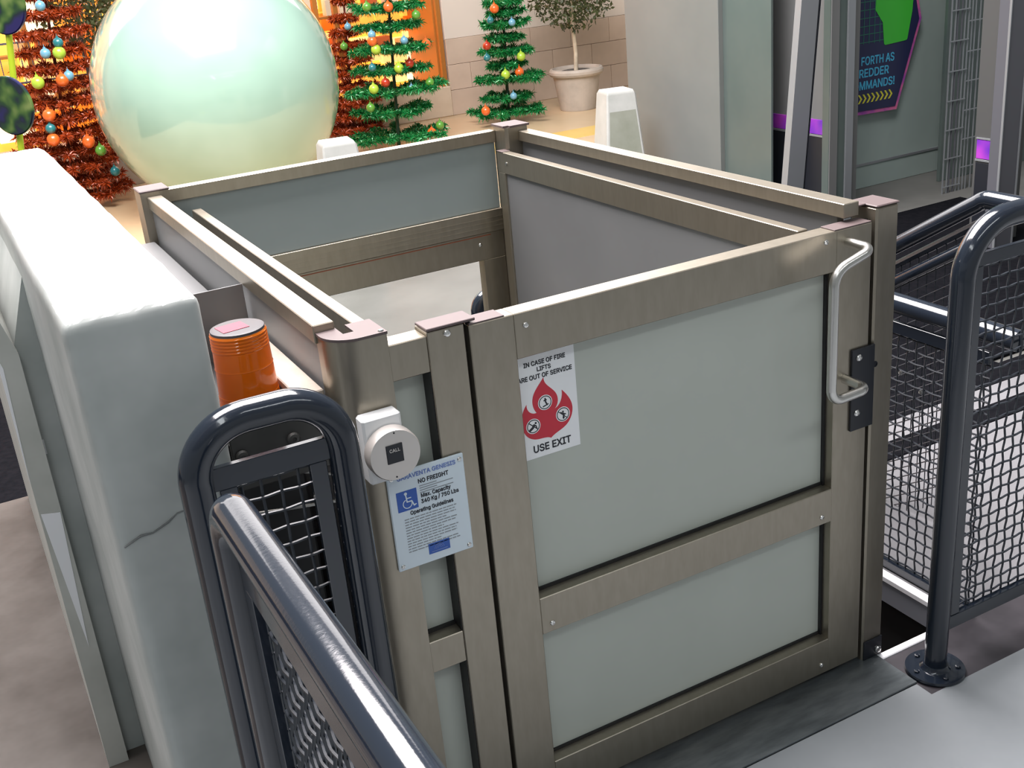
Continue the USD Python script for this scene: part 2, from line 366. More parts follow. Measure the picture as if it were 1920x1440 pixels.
obj('post_cap', prism(sbox(0.795, 0.877, 1.366, 1.455).difference(sbox(0.79, 0.812, 1.36, 1.378)), 1.102, 1.108), bronze_dark, L)
# side walls
obj('side_rail', bx(-0.2406, -0.2041, 0.07, 1.384, 1.058, 1.0894), bronze, L)
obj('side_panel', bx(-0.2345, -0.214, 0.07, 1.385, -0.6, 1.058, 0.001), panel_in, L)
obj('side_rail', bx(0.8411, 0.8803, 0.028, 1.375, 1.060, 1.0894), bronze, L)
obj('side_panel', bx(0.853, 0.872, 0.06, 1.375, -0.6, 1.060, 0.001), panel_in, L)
# far wall with the lower landing door
obj('far_rail', bx(-0.182, 0.80, 1.4404, 1.478, 1.0551, 1.0894), bronze, L)
obj('far_panel', bx(-0.182, 0.80, 1.452, 1.464, 0.855, 1.0551, 0.001), mottled('blue_grey_panel', (0.30, 0.35, 0.35), (0.32, 0.37, 0.37), 3.0, 0.45), L)
obj('far_rail', bx(-0.182, 0.80, 1.4404, 1.478, 0.787, 0.855), bronze, L)
for k in range(3):
    obj('groove_line', bx(-0.18, 0.80, 1.4392, 1.4404, 0.803 + 0.014 * k, 0.8045 + 0.014 * k, 0), gasket_m if k == 5 else bronze, L)
obj('lower_door', cat_(bx(-0.18, 0.80, 1.446, 1.486, 0.702, 0.7865), bx(0.724, 0.80, 1.446, 1.486, -0.58, 0.7025), bx(-0.18, -0.105, 1.446, 1.486, -0.58, 0.7025), bx(-0.105, 0.724, 1.446, 1.486, -0.58, -0.42)), bronze, L)
D = '/World/platform_lift/lower_door'
obj('light_leak_strip', bx(0.10, 0.755, 1.4445, 1.446, 0.7775, 0.7800, 0), plain('rust_red_leak', (0.34, 0.09, 0.04), 0.5), D, label='thin rust-red line of store light painted on')  # store light through the gap, painted as a rust-red strip
obj('door_pane', bx(-0.107, 0.726, 1.462, 1.468, -0.43, 0.705, 0), pane_m, D)
obj('screw', screw(0.716, 0.752, 1.446, 0.006), chrome, D)
# fixed panel beside the hinge post
for z0, z1 in ((0.987, 1.050), (0.417, 0.482), (0.02, 0.108)):
    obj('fixed_rail', bx(-0.1435, -0.0752, 0.002, 0.046, z0, z1), bronze, L)
obj('fixed_panel', bx(-0.145, -0.074, 0.036, 0.044, 0.02, 1.0, 0.001), panel_m, L)
obj('gasket', cat_(bx(-0.0772, -0.0752, 0.004, 0.036, 0.484, 0.986, 0), bx(-0.0772, -0.0752, 0.004, 0.036, 0.11, 0.416, 0), bx(-0.143, -0.077, 0.030, 0.036, 0.482, 0.488, 0)), gasket_m, L)
obj('hinge_gap', bx(-0.0085, 0.0005, 0.022, 0.03, 0.0, 1.05, 0), gasket_m, L)
obj('latch_gap', bx(0.8885, 0.9010, 0.024, 0.03, 0.0, 1.05, 0), gasket_m, L)
# the gate
xg, xl, xr = 0.8890, 0.0843, 0.7972
gate = cat_(bx(0.0, xl, 0.0, 0.042, 0.02, 1.05), bx(xr, xg, 0.0, 0.042, 0.02, 1.05), bx(xl - 0.001, xr + 0.001, 0.0, 0.042, 0.968, 1.05), bx(xl - 0.001, xr + 0.001, 0.0, 0.042, 0.409, 0.488), bx(xl - 0.001, xr + 0.001, 0.0, 0.042, 0.02, 0.108))
obj('gate', gate, bronze, L)
G = '/World/platform_lift/gate'
obj('panel', bx(xl - 0.01, xr + 0.01, 0.030, 0.036, 0.48, 0.975, 0), panel_m, G)
obj('panel', bx(xl - 0.01, xr + 0.01, 0.030, 0.036, 0.10, 0.415, 0), panel_m, G)
for z in (0.488, 0.108):
    obj('gasket', bx(xl, xr, 0.0265, 0.030, z + 0.0005, z + 0.0065, 0), gasket_m, G)
for z0, z1 in ((0.488, 0.968), (0.108, 0.409)):
    obj('gasket', bx(xr - 0.0045, xr - 0.0005, 0.022, 0.030, z0, z1, 0), gasket_m, G)
obj('end_cap', bx(0.001, 0.067, 0.001, 0.041, 1.050, 1.0525, 0.0005), bronze_dark, G)
obj('end_cap', bx(0.793, 0.888, 0.001, 0.041, 1.050, 1.0525, 0.0005), bronze_dark, G)
for x, z in ((0.105, 1.026), (0.770, 1.033), (0.106, 0.428), (0.771, 0.428), (0.777, 0.045)):
    obj('screw', screw(x, z, 0.0, 0.0055), chrome, G)
hp = fillet([(0.826, 0.002, 1.022), (0.826, -0.066, 1.022), (0.731, -0.066, 0.995), (0.729, -0.066, 0.728), (0.826, -0.066, 0.733), (0.826, 0.002, 0.733)], [0, 0.022, 0.04, 0.026, 0.022, 0], 10)
obj('handle', tube(hp, 0.0098, 20), steel, G, smooth=60, label='satin steel offset pull handle')
obj('strike_plate', bx(0.8405, 0.9025, -0.006, 0.0, 0.610, 0.792, 0.001), black_m, G, label='black latch plate')
for x, z in ((0.858, 0.773), (0.856, 0.650)):
    obj('plate_screw', screw(x, z, -0.006, 0.0075), chrome, G)
obj('sill_plate', bx(-0.22, 0.945, -0.125, 0.02, -0.001, 0.005, 0.001), sill_m, L, label='dark worn steel sill plate')

# the platform car inside the enclosure
P = thing('lift_platform', 'grey platform car with bronze topped side walls inside the lift enclosure', 'lift platform', (0.32, 0.75, -0.05))
obj('platform_floor', bx(-0.13, 0.80, 0.06, 1.42, -0.05, -0.01, 0.004), sill_m, P)
def car_wall(x0, x1, y0, y1, zt):
    obj('car_rail', bx(x0, x1, y0, y1, zt - 0.062, zt), bronze, P)
    obj('car_stile', bx(x0, x1, y1 - 0.04, y1, -0.02, zt - 0.061), bronze, P)
    obj('car_stile', bx(x0, x1, y0, y0 + 0.04, -0.02, zt - 0.061), bronze, P)
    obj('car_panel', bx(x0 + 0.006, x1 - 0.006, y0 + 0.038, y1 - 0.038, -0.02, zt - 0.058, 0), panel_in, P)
car_wall(0.775, 0.800, 0.085, 1.392, 1.038)
car_wall(-0.129, -0.104, 0.085, 1.412, 1.030)
obj('car_cap', bx(0.774, 0.801, 1.355, 1.393, 1.038, 1.0395, 0.0005), bronze_dark, P)
obj('screw', lathe([(0.005, 0), (0.005, 0.0012), (0.003, 0.003)], (0.775, 1.335, 1.008), 12, 'x'), chrome, P)

# machine tower between the parapet and the lift
T = thing('machine_tower', 'grey sheet metal machine tower cover between the parapet wall and the lift', 'machine housing', (-0.33, 0.7, -0.6))
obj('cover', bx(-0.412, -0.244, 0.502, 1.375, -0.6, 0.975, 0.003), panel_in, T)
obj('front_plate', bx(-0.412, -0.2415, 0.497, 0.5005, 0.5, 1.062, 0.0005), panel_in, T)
obj('machine_box', bx(-0.408, -0.288, 0.085, 0.49, -0.6, 0.925, 0.004), plain('machine_shade_black', (0.012, 0.012, 0.013), 0.5), T, label='dark machine box')  # near-black colour stands in for the unlit interior
obj('flange', bx(-0.287, -0.2415, 0.06, 0.49, 0.968, 0.984, 0.002), dusty_m, T, label='dusty brown flange')
obj('cross_plate', bx(-0.412, -0.245, 0.030, 0.036, 0.862, 0.972, 0.002), machine_m, T, label='dark bolted cross plate')
for x, z in ((-0.312, 0.928), (-0.397, 0.922)):
    obj('bolt', screw(x, z, 0.030, 0.011), machine_m, T)
obj('brace', tube([(-0.40, 0.07, 0.80), (-0.24, 0.07, 0.775)], 0.003, 8), steel, T)
obj('brace', tube([(-0.33, 0.07, 0.86), (-0.24, 0.07, 0.825)], 0.003, 8), steel, T)
bc = (-0.338, 0.165)
Bc = thing('beacon_light', 'orange flashing beacon with a pink sticker on its grey top behind the parapet', 'beacon', (bc[0], bc[1], 0.925))
rb = 0.046
ribs = []
for k in range(3):
    z = 0.968 + 0.003 * k
    ribs += [(rb + 0.0010, z), (rb + 0.0016, z + 0.0012), (rb + 0.0010, z + 0.0024)]
ribs += [(rb + 0.0008, 0.990), (rb + 0.0004, 1.020), (rb + 0.0010, 1.022), (rb + 0.0002, 1.025), (rb, 1.052)]
for k in range(5):
    z = 1.053 + 0.0055 * k
    ribs += [(rb - 0.0004, z), (rb + 0.0006, z + 0.002), (rb + 0.0006, z + 0.0035), (rb - 0.0004, z + 0.005)]
obj('lens', lathe([(0.052, 0.953), (0.052, 0.959), (0.0505, 0.964)] + [(r + 0.003 * (1.08 - z) / 0.13, z) for r, z in ribs] + [(rb - 0.001, 1.082)], (*bc, 0), 48), amber, Bc, smooth=20, label='ribbed orange lens')
obj('reflector', lathe([(0.040, 0.955), (0.038, 1.0), (0.036, 1.08)], (*bc, 0), 32), amber_core, Bc)
obj('base', lathe([(0.050, 0.925), (0.053, 0.930), (0.053, 0.952)], (*bc, 0), 40), black_m, Bc)
obj('cap', lathe([(rb - 0.001, 1.080), (rb - 0.002, 1.086), (rb - 0.008, 1.088)], (*bc, 0), 40), plain('beacon_grey_cap', (0.05, 0.047, 0.053), 0.5), Bc)
stk = affinity.rotate(sbox(-0.031, 0.014, -0.021, 0.017), 8).intersection(Point(0, 0).buffer(0.037))
stk = affinity.translate(stk, *bc)
obj('sticker', prism(stk, 1.088, 1.0888), pinkred_m, Bc)

# ------------------------------------------------------------------ signs and controls on the lift
S = thing('call_station', 'white call box with a round steel push plate on the rounded corner post', 'call button', (-0.176, 0, 0.89))
obj('housing', bx(-0.216, -0.149, -0.032, 0.0, 0.835, 0.951, 0.004), box_white, S, label='white plastic housing')
obj('push_plate', lathe([(0.036, 0.030), (0.0445, 0.034), (0.0445, 0.054), (0.0425, 0.0575)], (-0.1765, 0, 0.8895), 56, 'y'), disc_m, S)
obj('button', bx(-0.1915, -0.1635, -0.0590, -0.0575, 0.877, 0.909, 0.0005), black_m, S)
obj('button_text', xz_text('CALL', -0.1775, 0.8965, 0.0055, -0.0590, True, width=0.018, centre=True, t=0.0004), disc_m, S)
for x, z in ((-0.1745, 0.928), (-0.1795, 0.852)):
    obj('pin', screw(x, z, -0.0575, 0.0015), black_m, S)

N = thing('notice_plate', 'pale blue operating notice on clear plate screwed beside the hinge post', 'notice', (-0.11, -0.005, 0.74))
nx0, nx1, nz0, nz1, ny = -0.181, -0.039, 0.647, 0.832, -0.006
obj('plate', bx(nx0, nx1, ny, ny + 0.005, nz0, nz1, 0.0015), pale_sign, N)
for x, z in ((nx0 + 0.008, nz0 + 0.009), (nx1 - 0.008, nz0 + 0.009), (nx1 - 0.008, nz1 - 0.009), (nx0 + 0.008, nz1 - 0.009)):
    obj('screw', screw(x, z, ny, 0.004), chrome, N)
obj('lettering', cat_(xz_text('GARAVENTA GENESIS', nx0 + 0.018, 0.8165, 0.0075, ny, True, width=0.108)), ghost_ink, N, label='blue heading')
obj('lettering', cat_(xz_text('NO FREIGHT', nx0 + 0.055, 0.8015, 0.0075, ny, True, width=0.056), xz_text('Max. Capacity', nx0 + 0.057, 0.7745, 0.007, ny, True, width=0.055), xz_text('340 Kg / 750 Lbs', nx0 + 0.056, 0.7635, 0.007, ny, True, width=0.070), xz_text('Operating Guidelines', nx0 + 0.034, 0.7485, 0.0068, ny, True, width=0.080)), ink_m, N, label='black lines')
lines = []
lr = random.Random(3)
for k in range(13):
    z = 0.741 - 0.0052 * k
    x = nx0 + 0.022
    end = nx1 - 0.022 - (0.05 * lr.random() if k in (3, 6, 10, 12) else 0.006 * lr.random())
    while x < end:
        w = min(0.004 + 0.008 * lr.random(), end - x)
        lines.append(bx(x, x + w, ny - 0.0006, ny, z, z + 0.0016, 0)); x += w + 0.0016
for k in range(4):
    lines.append(bx(nx0 + 0.056, nx0 + 0.088 + 0.03 * (k % 2), ny - 0.0006, ny, 0.7955 - 0.0042 * k, 0.7968 - 0.0042 * k, 0))
obj('small_print', cat_(lines), grey_ink, N, kind='stuff')
wx, wz = nx0 + 0.013, 0.7585
obj('wheelchair_panel', bx(wx, wx + 0.037, ny - 0.0006, ny, wz, wz + 0.037, 0), blue_m, N, label='blue wheelchair symbol panel')
head = Point(wx + 0.0165, wz + 0.0315).buffer(0.0028)
from shapely.geometry import LineString
wheel = Point(wx + 0.018, wz + 0.0125).buffer(0.0088).difference(Point(wx + 0.018, wz + 0.0125).buffer(0.0072)).difference(affinity.rotate(sbox(wx + 0.018, wx + 0.03, wz + 0.0125, wz + 0.03), 20, origin=(wx + 0.018, wz + 0.0125)))
body = LineString([(wx + 0.0165, wz + 0.028), (wx + 0.0175, wz + 0.016), (wx + 0.026, wz + 0.016), (wx + 0.0295, wz + 0.0065), (wx + 0.033, wz + 0.008)]).buffer(0.0011)
arm = LineString([(wx + 0.017, wz + 0.0225), (wx + 0.025, wz + 0.0225)]).buffer(0.0009)
from shapely.ops import unary_union
obj('wheelchair_symbol', flat(unary_union([head, wheel, body, arm]), ny - 0.0006, 0.0005), pale_sign, N)
lx = nx0 + 0.058
obj('maker_logo', bx(lx, lx + 0.040, ny - 0.0006, ny, 0.6625, 0.6825, 0), blue_m, N, label='blue maker logo panel')
arcs = [Point(lx + 0.020, 0.6695).buffer(r).difference(Point(lx + 0.020, 0.6695).buffer(r - 0.001)).intersection(sbox(lx, lx + 0.04, 0.670, 0.70)) for r in (0.004, 0.0068, 0.0095)]
obj('logo_arcs', flat(unary_union(arcs + [sbox(lx + 0.005, lx + 0.035, 0.6655, 0.6672)]), ny - 0.0006, 0.0005), ghost_ink, N)

Fs = thing('fire_sign', 'white and red fire notice in the upper left corner of the gate panel', 'sign', (0.15, 0.03, 0.86))
fy, fx0, fx1, fz0, fz1 = 0.0292, 0.090, 0.2115, 0.7595, 0.9655
obj('plate', bx(fx0, fx1, fy, fy + 0.0010, fz0, fz1, 0), white_sign, Fs)
fw = fx1 - fx0
obj('lettering', cat_(xz_text('IN CASE OF FIRE', fx0 + 0.006 + fw * .45, 0.9370, 0.0080, fy, True, width=0.084, centre=True), xz_text('LIFTS', fx0 + fw * .48, 0.9245, 0.0078, fy, True, width=0.028, centre=True), xz_text('ARE OUT OF SERVICE', fx0 + fw * .49, 0.9110, 0.0082, fy, True, width=0.110, centre=True), xz_text('USE EXIT', fx0 + fw * .52, 0.7705, 0.0135, fy, True, width=0.078, centre=True)), ink_m, Fs)
def smooth_poly(pts, n=8):
    from scipy.interpolate import splprep, splev
    pts = np.array(pts, float)
    tck, u = splprep(pts.T, s=0, k=min(3, len(pts) - 1)); x, y = splev(np.linspace(0, 1, n * len(pts)), tck); return list(zip(x, y))
# flame drawn in a unit square (0..1 across, 0..1.15 up), made of smooth runs between its cusps
fl = []
fl += smooth_poly([(0.52, 0.0), (0.66, 0.075), (0.84, 0.16), (0.96, 0.32), (0.985, 0.47), (0.93, 0.65), (0.80, 0.83)])
fl += smooth_poly([(0.80, 0.83), (0.79, 0.70), (0.73, 0.58), (0.63, 0.52)])
fl += smooth_poly([(0.63, 0.52), (0.70, 0.62), (0.69, 0.78), (0.58, 0.93), (0.49, 1.04), (0.465, 1.15)])
fl += smooth_poly([(0.465, 1.15), (0.33, 1.00), (0.23, 0.84), (0.22, 0.68), (0.28, 0.54)])
fl += smooth_poly([(0.28, 0.54), (0.18, 0.56), (0.11, 0.64), (0.10, 0.74)])
fl += smooth_poly([(0.10, 0.74), (0.02, 0.62), (-0.02, 0.45), (-0.005, 0.28), (0.08, 0.13), (0.25, 0.05), (0.43, 0.035), (0.52, 0.0)])
fpoly = Polygon(fl).buffer(0)
sx, ox, oz = 0.104, fx0 + 0.0075, 0.7905
fpoly = affinity.translate(affinity.scale(fpoly, sx, sx, origin=(0, 0)), ox, oz)
obj('flame', flat(fpoly, fy, 0.0005), red_m, Fs, label='red three-tongued flame')
for i, (cx, cz) in enumerate(((0.455, 0.69), (0.19, 0.315), (0.785, 0.375))):
    c = (ox + sx * cx, oz + sx * cz); r = 0.0145
    obj('roundel', flat(Point(c).buffer(r), fy - 0.0005, 0.0004), white_sign, Fs)
    ring = Point(c).buffer(r * 0.88).difference(Point(c).buffer(r * 0.78))
    q = lambda pts, w: LineString([(c[0] + r * a, c[1] + r * b) for a, b in pts]).buffer(r * w)
    if i == 0:
        g = [q([(0.05, 0.45), (0.05, 0.1), (0.25, -0.35)], .10), q([(-0.15, 0.25), (0.05, 0.4), (0.2, 0.3)], .07), q([(-0.3, -0.5), (0.4, -0.3)], .07), Point(c[0] + r * .03, c[1] + r * .5).buffer(r * .1)]
    elif i == 1:
        g = [q([(-0.5, -0.45), (-0.1, -0.2), (0.1, 0.1)], .16), q([(0.1, 0.1), (0.35, 0.0), (0.45, -0.35)], .08), Point(c[0] + r * .35, c[1] + r * .35).buffer(r * .14), q([(-0.55, 0.5), (0.55, -0.5)], .06)]
    else:
        g = [q([(0.0, 0.1), (0.1, -0.1), (0.05, -0.5)], .13), q([(-0.3, 0.3), (0.0, 0.1), (0.35, -0.05)], .08), Point(c[0] + r * .02, c[1] + r * .35).buffer(r * .12), q([(-0.6, 0.45), (0.5, -0.55)], .05)]
    obj('pictogram', flat(unary_union([ring] + g), fy - 0.0009, 0.0003), ink_m, Fs)

# ------------------------------------------------------------------ guard rails of slate tube and woven wire
r48 = 0.0245
ZF0 = -0.6
# the short hoop between the parapet and the lift
H = thing('hoop_guard', 'short dark hoop guard with a wire mesh panel between the parapet and the lift', 'guard rail', (-0.384, -0.1, 0.0))
hy, hx0, hx1 = -0.100, -0.494, -0.272
obj('hoop_tube', tube(fillet([(hx0, hy, 0.0), (hx0, hy, 1.040), (hx1, hy, 1.040), (hx1, hy, 0.0)], 0.085, 14), r48, 24), rail_m, H, smooth=60)
obj('flat_bar', bx(hx0 + 0.02, hx1 - 0.02, hy - 0.004, hy + 0.008, 0.938, 0.974, 0.001), rail_m, H)
obj('flat_bar', bx(hx1 - 0.056, hx1 - 0.030, hy - 0.004, hy + 0.008, 0.10, 0.938, 0.001), rail_m, H)
obj('flat_bar', bx(hx0 + 0.030, hx0 + 0.056, hy - 0.004, hy + 0.008, 0.10, 0.938, 0.001), rail_m, H)
obj('flat_bar', bx(hx0 + 0.02, hx1 - 0.02, hy - 0.004, hy + 0.008, 0.07, 0.10, 0.001), rail_m, H)
wu, ww = wire_mesh((hx0 + 0.05, hy + 0.012, 0.09), (1, 0, 0), (0, 0, 1), 5, 29, 0.0285, 0.0295, (0, 1, 0), 0.0025, 0.0017)
obj('wire_mesh', cat_(wu, ww), mesh_m, H, kind='stuff', smooth=60)

# the long rail that runs along the landing towards the viewer
K = thing('landing_rail', 'long dark tube rail with mesh running along the landing in the left foreground', 'guard rail', (-0.5, -0.35, 0.0))
kx, ky0, ky1, kz = -0.500, -0.335, -2.9, 1.036
obj('rail_tube', tube(fillet([(kx, ky0, 0.0), (kx, ky0, kz), (kx, ky1, kz)], 0.055, 12), r48 + 0.0005, 28), rail_m, K, smooth=60)
obj('flat_bar', bx(kx - 0.004, kx + 0.008, ky1, ky0 - 0.03, 0.930, 0.966, 0.001), rail_m, K)
obj('flat_bar', bx(kx - 0.004, kx + 0.008, ky0 - 0.066, ky0 - 0.030, 0.10, 0.930, 0.001), rail_m, K)
obj('flat_bar', bx(kx - 0.004, kx + 0.008, ky1, ky0 - 0.03, 0.07, 0.10, 0.001), rail_m, K)
wu, ww = wire_mesh((kx + 0.012, ky0 - 0.06, 0.09), (0, -1, 0), (0, 0, 1), 60, 29, 0.0285, 0.0295, (1, 0, 0), 0.0025, 0.0017)
obj('wire_mesh', cat_(wu, ww), mesh_m, K, kind='stuff', smooth=60)

# the guard to the right of the lift, facing the viewer
Gd = thing('pit_guard', 'dark tube guard with mesh panel and round floor flange right of the lift', 'guard rail', (1.014, -0.112, 0.0))
gx, gy = 1.014, -0.112
obj('guard_tube', tube(fillet([(gx, gy, 0.004), (gx + 0.010, gy, 1.036), (2.9, gy, 1.036)], 0.115, 14), r48, 24), rail_m, Gd, smooth=60)
obj('floor_flange', lathe([(0.064, 0.0), (0.066, 0.003), (0.065, 0.009), (0.034, 0.010), (0.030, 0.014), (0.027, 0.020)], (gx, gy, 0.0), 44), rail_m, Gd)
for a in (20, 95, 170, 250, 320):
    obj('flange_bolt', lathe([(0.0065, 0.009), (0.0065, 0.013), (0.004, 0.0145)], (gx + 0.049 * math.cos(math.radians(a)), gy + 0.049 * math.sin(math.radians(a)), 0), 6), rail_m, Gd)
obj('flat_bar', bx(gx + 0.028, 2.9, gy - 0.004, gy + 0.008, 0.945, 0.972, 0.001), rail_m, Gd)
obj('flat_bar', bx(gx + 0.036, gx + 0.062, gy - 0.004, gy + 0.008, 0.132, 0.945, 0.001), rail_m, Gd)
obj('flat_bar', bx(gx + 0.022, 2.9, gy - 0.006, gy + 0.010, 0.098, 0.132, 0.001), rail_m, Gd)
wu, ww = wire_mesh((gx + 0.056, gy + 0.012, 0.125), (1, 0, 0), (0, 0, 1), 40, 28, 0.0285, 0.0295, (0, 1, 0), 0.0025, 0.0017)
obj('wire_mesh', cat_(wu, ww), mesh_m, Gd, kind='stuff', smooth=60)

# the low guard along the open pit beside the lift
Ge = thing('side_guard', 'low dark mesh guard standing on the white floor edge beside the lift', 'guard rail', (1.245, 0.3, 0.0))
ex = 1.240
obj('guard_tube', tube([(ex, -0.086, 0.735), (ex, 1.25, 0.735)], r48, 20), rail_m, Ge, smooth=60)
obj('flat_bar', bx(ex - 0.006, ex + 0.006, -0.015, 1.25, 0.660, 0.690, 0.001), rail_m, Ge)
obj('flat_bar', bx(ex - 0.008, ex + 0.008, -0.015, 1.25, 0.006, 0.028, 0.001), rail_m, Ge)
for y in (0.62, 1.23):
    obj('upright', tube([(ex, y, 0.004), (ex, y, 0.735)], 0.018, 14), rail_m, Ge, smooth=60)
wu, ww = wire_mesh((ex + 0.004, -0.015, 0.02), (0, 1, 0), (0, 0, 1), 44, 22, 0.0285, 0.0295, (1, 0, 0), 0.0025, 0.0017)
obj('wire_mesh', cat_(wu, ww), mesh_m, Ge, kind='stuff', smooth=60)
for y, z in ((0.235, 0.565), (0.17, 0.535)):
    obj('clip_screw', lathe([(0.006, 0), (0.005, 0.003), (0.002, 0.004)], (ex - 0.006, y, z), 10, 'x'), chrome, Ge)

# the sloping handrail of the stairs
Hs = thing('stair_rail', 'sloping dark handrail with mesh descending beside the stairs behind the guard', 'stair rail', (1.5, 0.6, 0.0))
slope = -0.62
hz = lambda y, z0: z0 + slope * (y - 0.25)
yE = 1.75
obj('handrail', tube(fillet([(1.5, -0.06, 0.942), (1.5, 0.245, 0.942), (1.5, yE, hz(yE, 0.942))], 0.05, 8), 0.0225, 20), rail_m, Hs, smooth=60)
obj('panel_bar', tube([(1.5, 0.26, hz(0.26, 0.885)), (1.5, yE, hz(yE, 0.885))], 0.011, 8), rail_m, Hs)
obj('mid_rail', tube([(1.5, 0.26, hz(0.26, 0.838)), (1.5, yE, hz(yE, 0.838))], 0.017, 16), rail_m, Hs, smooth=60)
for y in (0.02, 1.0, 1.72):
    obj('baluster', tube([(1.5, y, -0.55 if y > 0.9 else 0.002), (1.5, y, min(0.942, hz(y, 0.942)))], 0.018, 14), rail_m, Hs, smooth=60)
sm = []
for k in range(50):
    y = 0.27 + 0.029 * k
    sm.append(tube([(1.503, y, hz(y, 0.88)), (1.503, y, hz(y, 0.12))], 0.0017, 4))
for k in range(26):
    sm.append(tube([(1.5, 0.27, hz(0.27, 0.875 - 0.029 * k)), (1.5, yE - 0.02, hz(yE - 0.02, 0.875 - 0.029 * k))], 0.0017, 4))
obj('wire_mesh', cat_(sm), mesh_m, Hs, kind='stuff')

lg = thing('lower_hoop', 'dark tube hoop end just visible through the lower lift door', 'guard rail', (0.95, 1.93, ZF0))
obj('hoop_tube', tube(fillet([(0.905, 1.93, ZF0), (0.905, 1.93, 0.425), (1.2, 1.93, 0.425), (1.2, 1.93, ZF0)], 0.06, 10), r48, 20), rail_m, lg, smooth=60)
# ------------------------------------------------------------------ attraction building at the right
wall_a = mottled('pale_attraction_wall', (0.135, 0.148, 0.144), (0.168, 0.178, 0.170), 1.2, 0.35, lo=0.3, hi=0.7)
wall_b = mottled('teal_attraction_wall', (0.07, 0.095, 0.09), (0.09, 0.115, 0.108), 1.2, 0.25)
wall_d = mottled('grey_teal_panel', (0.26, 0.33, 0.315), (0.31, 0.38, 0.36), 0.9, 0.22)
grey_col = plain('grey_column', (0.15, 0.155, 0.155), 0.4)
slate_col = plain('slate_column', (0.09, 0.093, 0.108), 0.45)
silver = plain('silver_edge', (0.30, 0.32, 0.34), 0.35, 0.5)
purple = M('iridescent_purple', {'g': ('geometry', {}), 'n': ('noise_texture', dict(scale=4.0, detail=2.0)), 'r': ('rgb_ramp', {'ramp': [(0.35, (0.10, 0.02, 0.42)), (0.6, (0.42, 0.05, 0.50))]}),
        'p': ('principled_bsdf', dict(roughness=0.3))}, [('g.position', 'n.vector'), ('n.fac', 'r.fac'), ('r.color', 'p.base_color')])
ZF = -0.6
wr = struct('wall_right', bx(4.75, 4.95, 5.47, 6.73, ZF, 3.2, 0.003), wall_a)
obj('teal_panel', bx(4.79, 4.81, 4.92, 5.47, ZF, 3.2, 0.002), wall_b, wr)
gatep = thing('portal_column', 'grey portal column with a purple band above a black base panel, behind the lift', 'column', (5.1, 4.88, ZF))
obj('column_body', bx(5.003, 5.3, 4.575, 5.205, ZF, 3.2, 0.003), grey_col, gatep)
obj('black_panel', bx(4.996, 5.003, 4.585, 5.20, ZF, 0.035, 0.001), black_m, gatep, label='black base panel')
obj('purple_band', bx(4.996, 5.003, 4.585, 5.20, 0.055, 0.160, 0.001), purple, gatep, label='purple band')
obj('silver_bead', bx(4.994, 5.003, 4.58, 5.203, 0.036, 0.052, 0.001), silver, gatep)
lean = thing('leaning_strut', 'pale leaning strut with a black edge crossing in front of the purple band', 'strut', (4.72, 4.55, ZF))
def skew(x0b, x1b, x0t, x1t, y0, y1, zb, zt):
    v = [(x0b, y0, zb), (x1b, y0, zb), (x1b, y1, zb), (x0b, y1, zb), (x0t, y0, zt), (x1t, y0, zt), (x1t, y1, zt), (x0t, y1, zt)]
    return trimesh.convex.convex_hull(np.array(v))
k0 = lambda z: 4.508 + 0.098 * z
obj('strut_body', skew(k0(ZF), k0(ZF) + 0.150, k0(3.0), k0(3.0) + 0.150, 4.40, 4.46, ZF, 3.0), silver, lean)
obj('strut_edge', skew(k0(ZF) + 0.150, k0(ZF) + 0.172, k0(3.0) + 0.150, k0(3.0) + 0.185, 4.41, 4.455, ZF, 3.0), black_m, lean, label='black edge strip')
cl2 = thing('glass_column', 'narrow pale column with bright upright edges beside the angular poster', 'column', (5.2, 4.5, ZF))
obj('column_body', bx(4.955, 5.165, 4.50, 4.57, ZF, 3.2, 0.003), wall_b, cl2)
obj('edge_strip', bx(5.10, 5.17, 4.485, 4.50, ZF, 3.2, 0.003), silver, cl2)
obj('edge_strip', bx(4.955, 5.03, 4.49, 4.50, ZF, 3.2, 0.003), grey_col, cl2)
struct('wall_far_right', bx(5.35, 6.95, 5.2, 5.4, ZF, 3.2, 0.003), wall_d)
obj('reflection_line', bx(5.86, 6.94, 5.192, 5.2, -0.415, -0.395, 0.001), silver, '/World/wall_far_right')  # bright reflection on the wall, modelled as a silver strip
# the angular poster
navy = plain('poster_navy', (0.018, 0.022, 0.075), 0.35)
cyan = plain('poster_cyan', (0.06, 0.42, 0.66), 0.4)
pgreen = plain('poster_green', (0.05, 0.48, 0.04), 0.4)
pdeep = plain('poster_deep_green', (0.02, 0.14, 0.10), 0.4)
pyel = plain('poster_yellow', (0.62, 0.60, 0.05), 0.4)
ppink = mottled('poster_pink', (0.30, 0.06, 0.36), (0.66, 0.15, 0.30), 9, 0.35)
po = thing('poster', 'angular dark poster with cyan slogan and yellow chevrons on the teal panel', 'poster', (6.0, 5.15, 0.4))
pxz = Polygon([(5.55, 0.02), (6.268, 0.002), (6.50, 0.68), (6.26, 1.55), (5.55, 1.6), (5.32, 0.8)])
obj('border', flat(pxz, 5.165, 0.02), ppink, po)
obj('face', flat(pxz.buffer(-0.028, join_style=2), 5.145, 0.004), navy, po)
obj('green_shape', flat(Polygon([(6.12, 0.54), (6.33, 0.55), (6.37, 0.75), (6.40, 1.2), (6.05, 1.3), (6.02, 0.80), (6.10, 0.70)]).buffer(0.02), 5.141, 0.003), pgreen, po)
grid = [sbox(5.72 + 0.055 * k, 5.726 + 0.055 * k, 0.55, 1.3) for k in range(8)] + [sbox(5.6, 6.1, 0.56 + 0.06 * k, 0.566 + 0.06 * k) for k in range(12)]
obj('grid_lines', flat(unary_union(grid), 5.141, 0.002), pdeep, po)
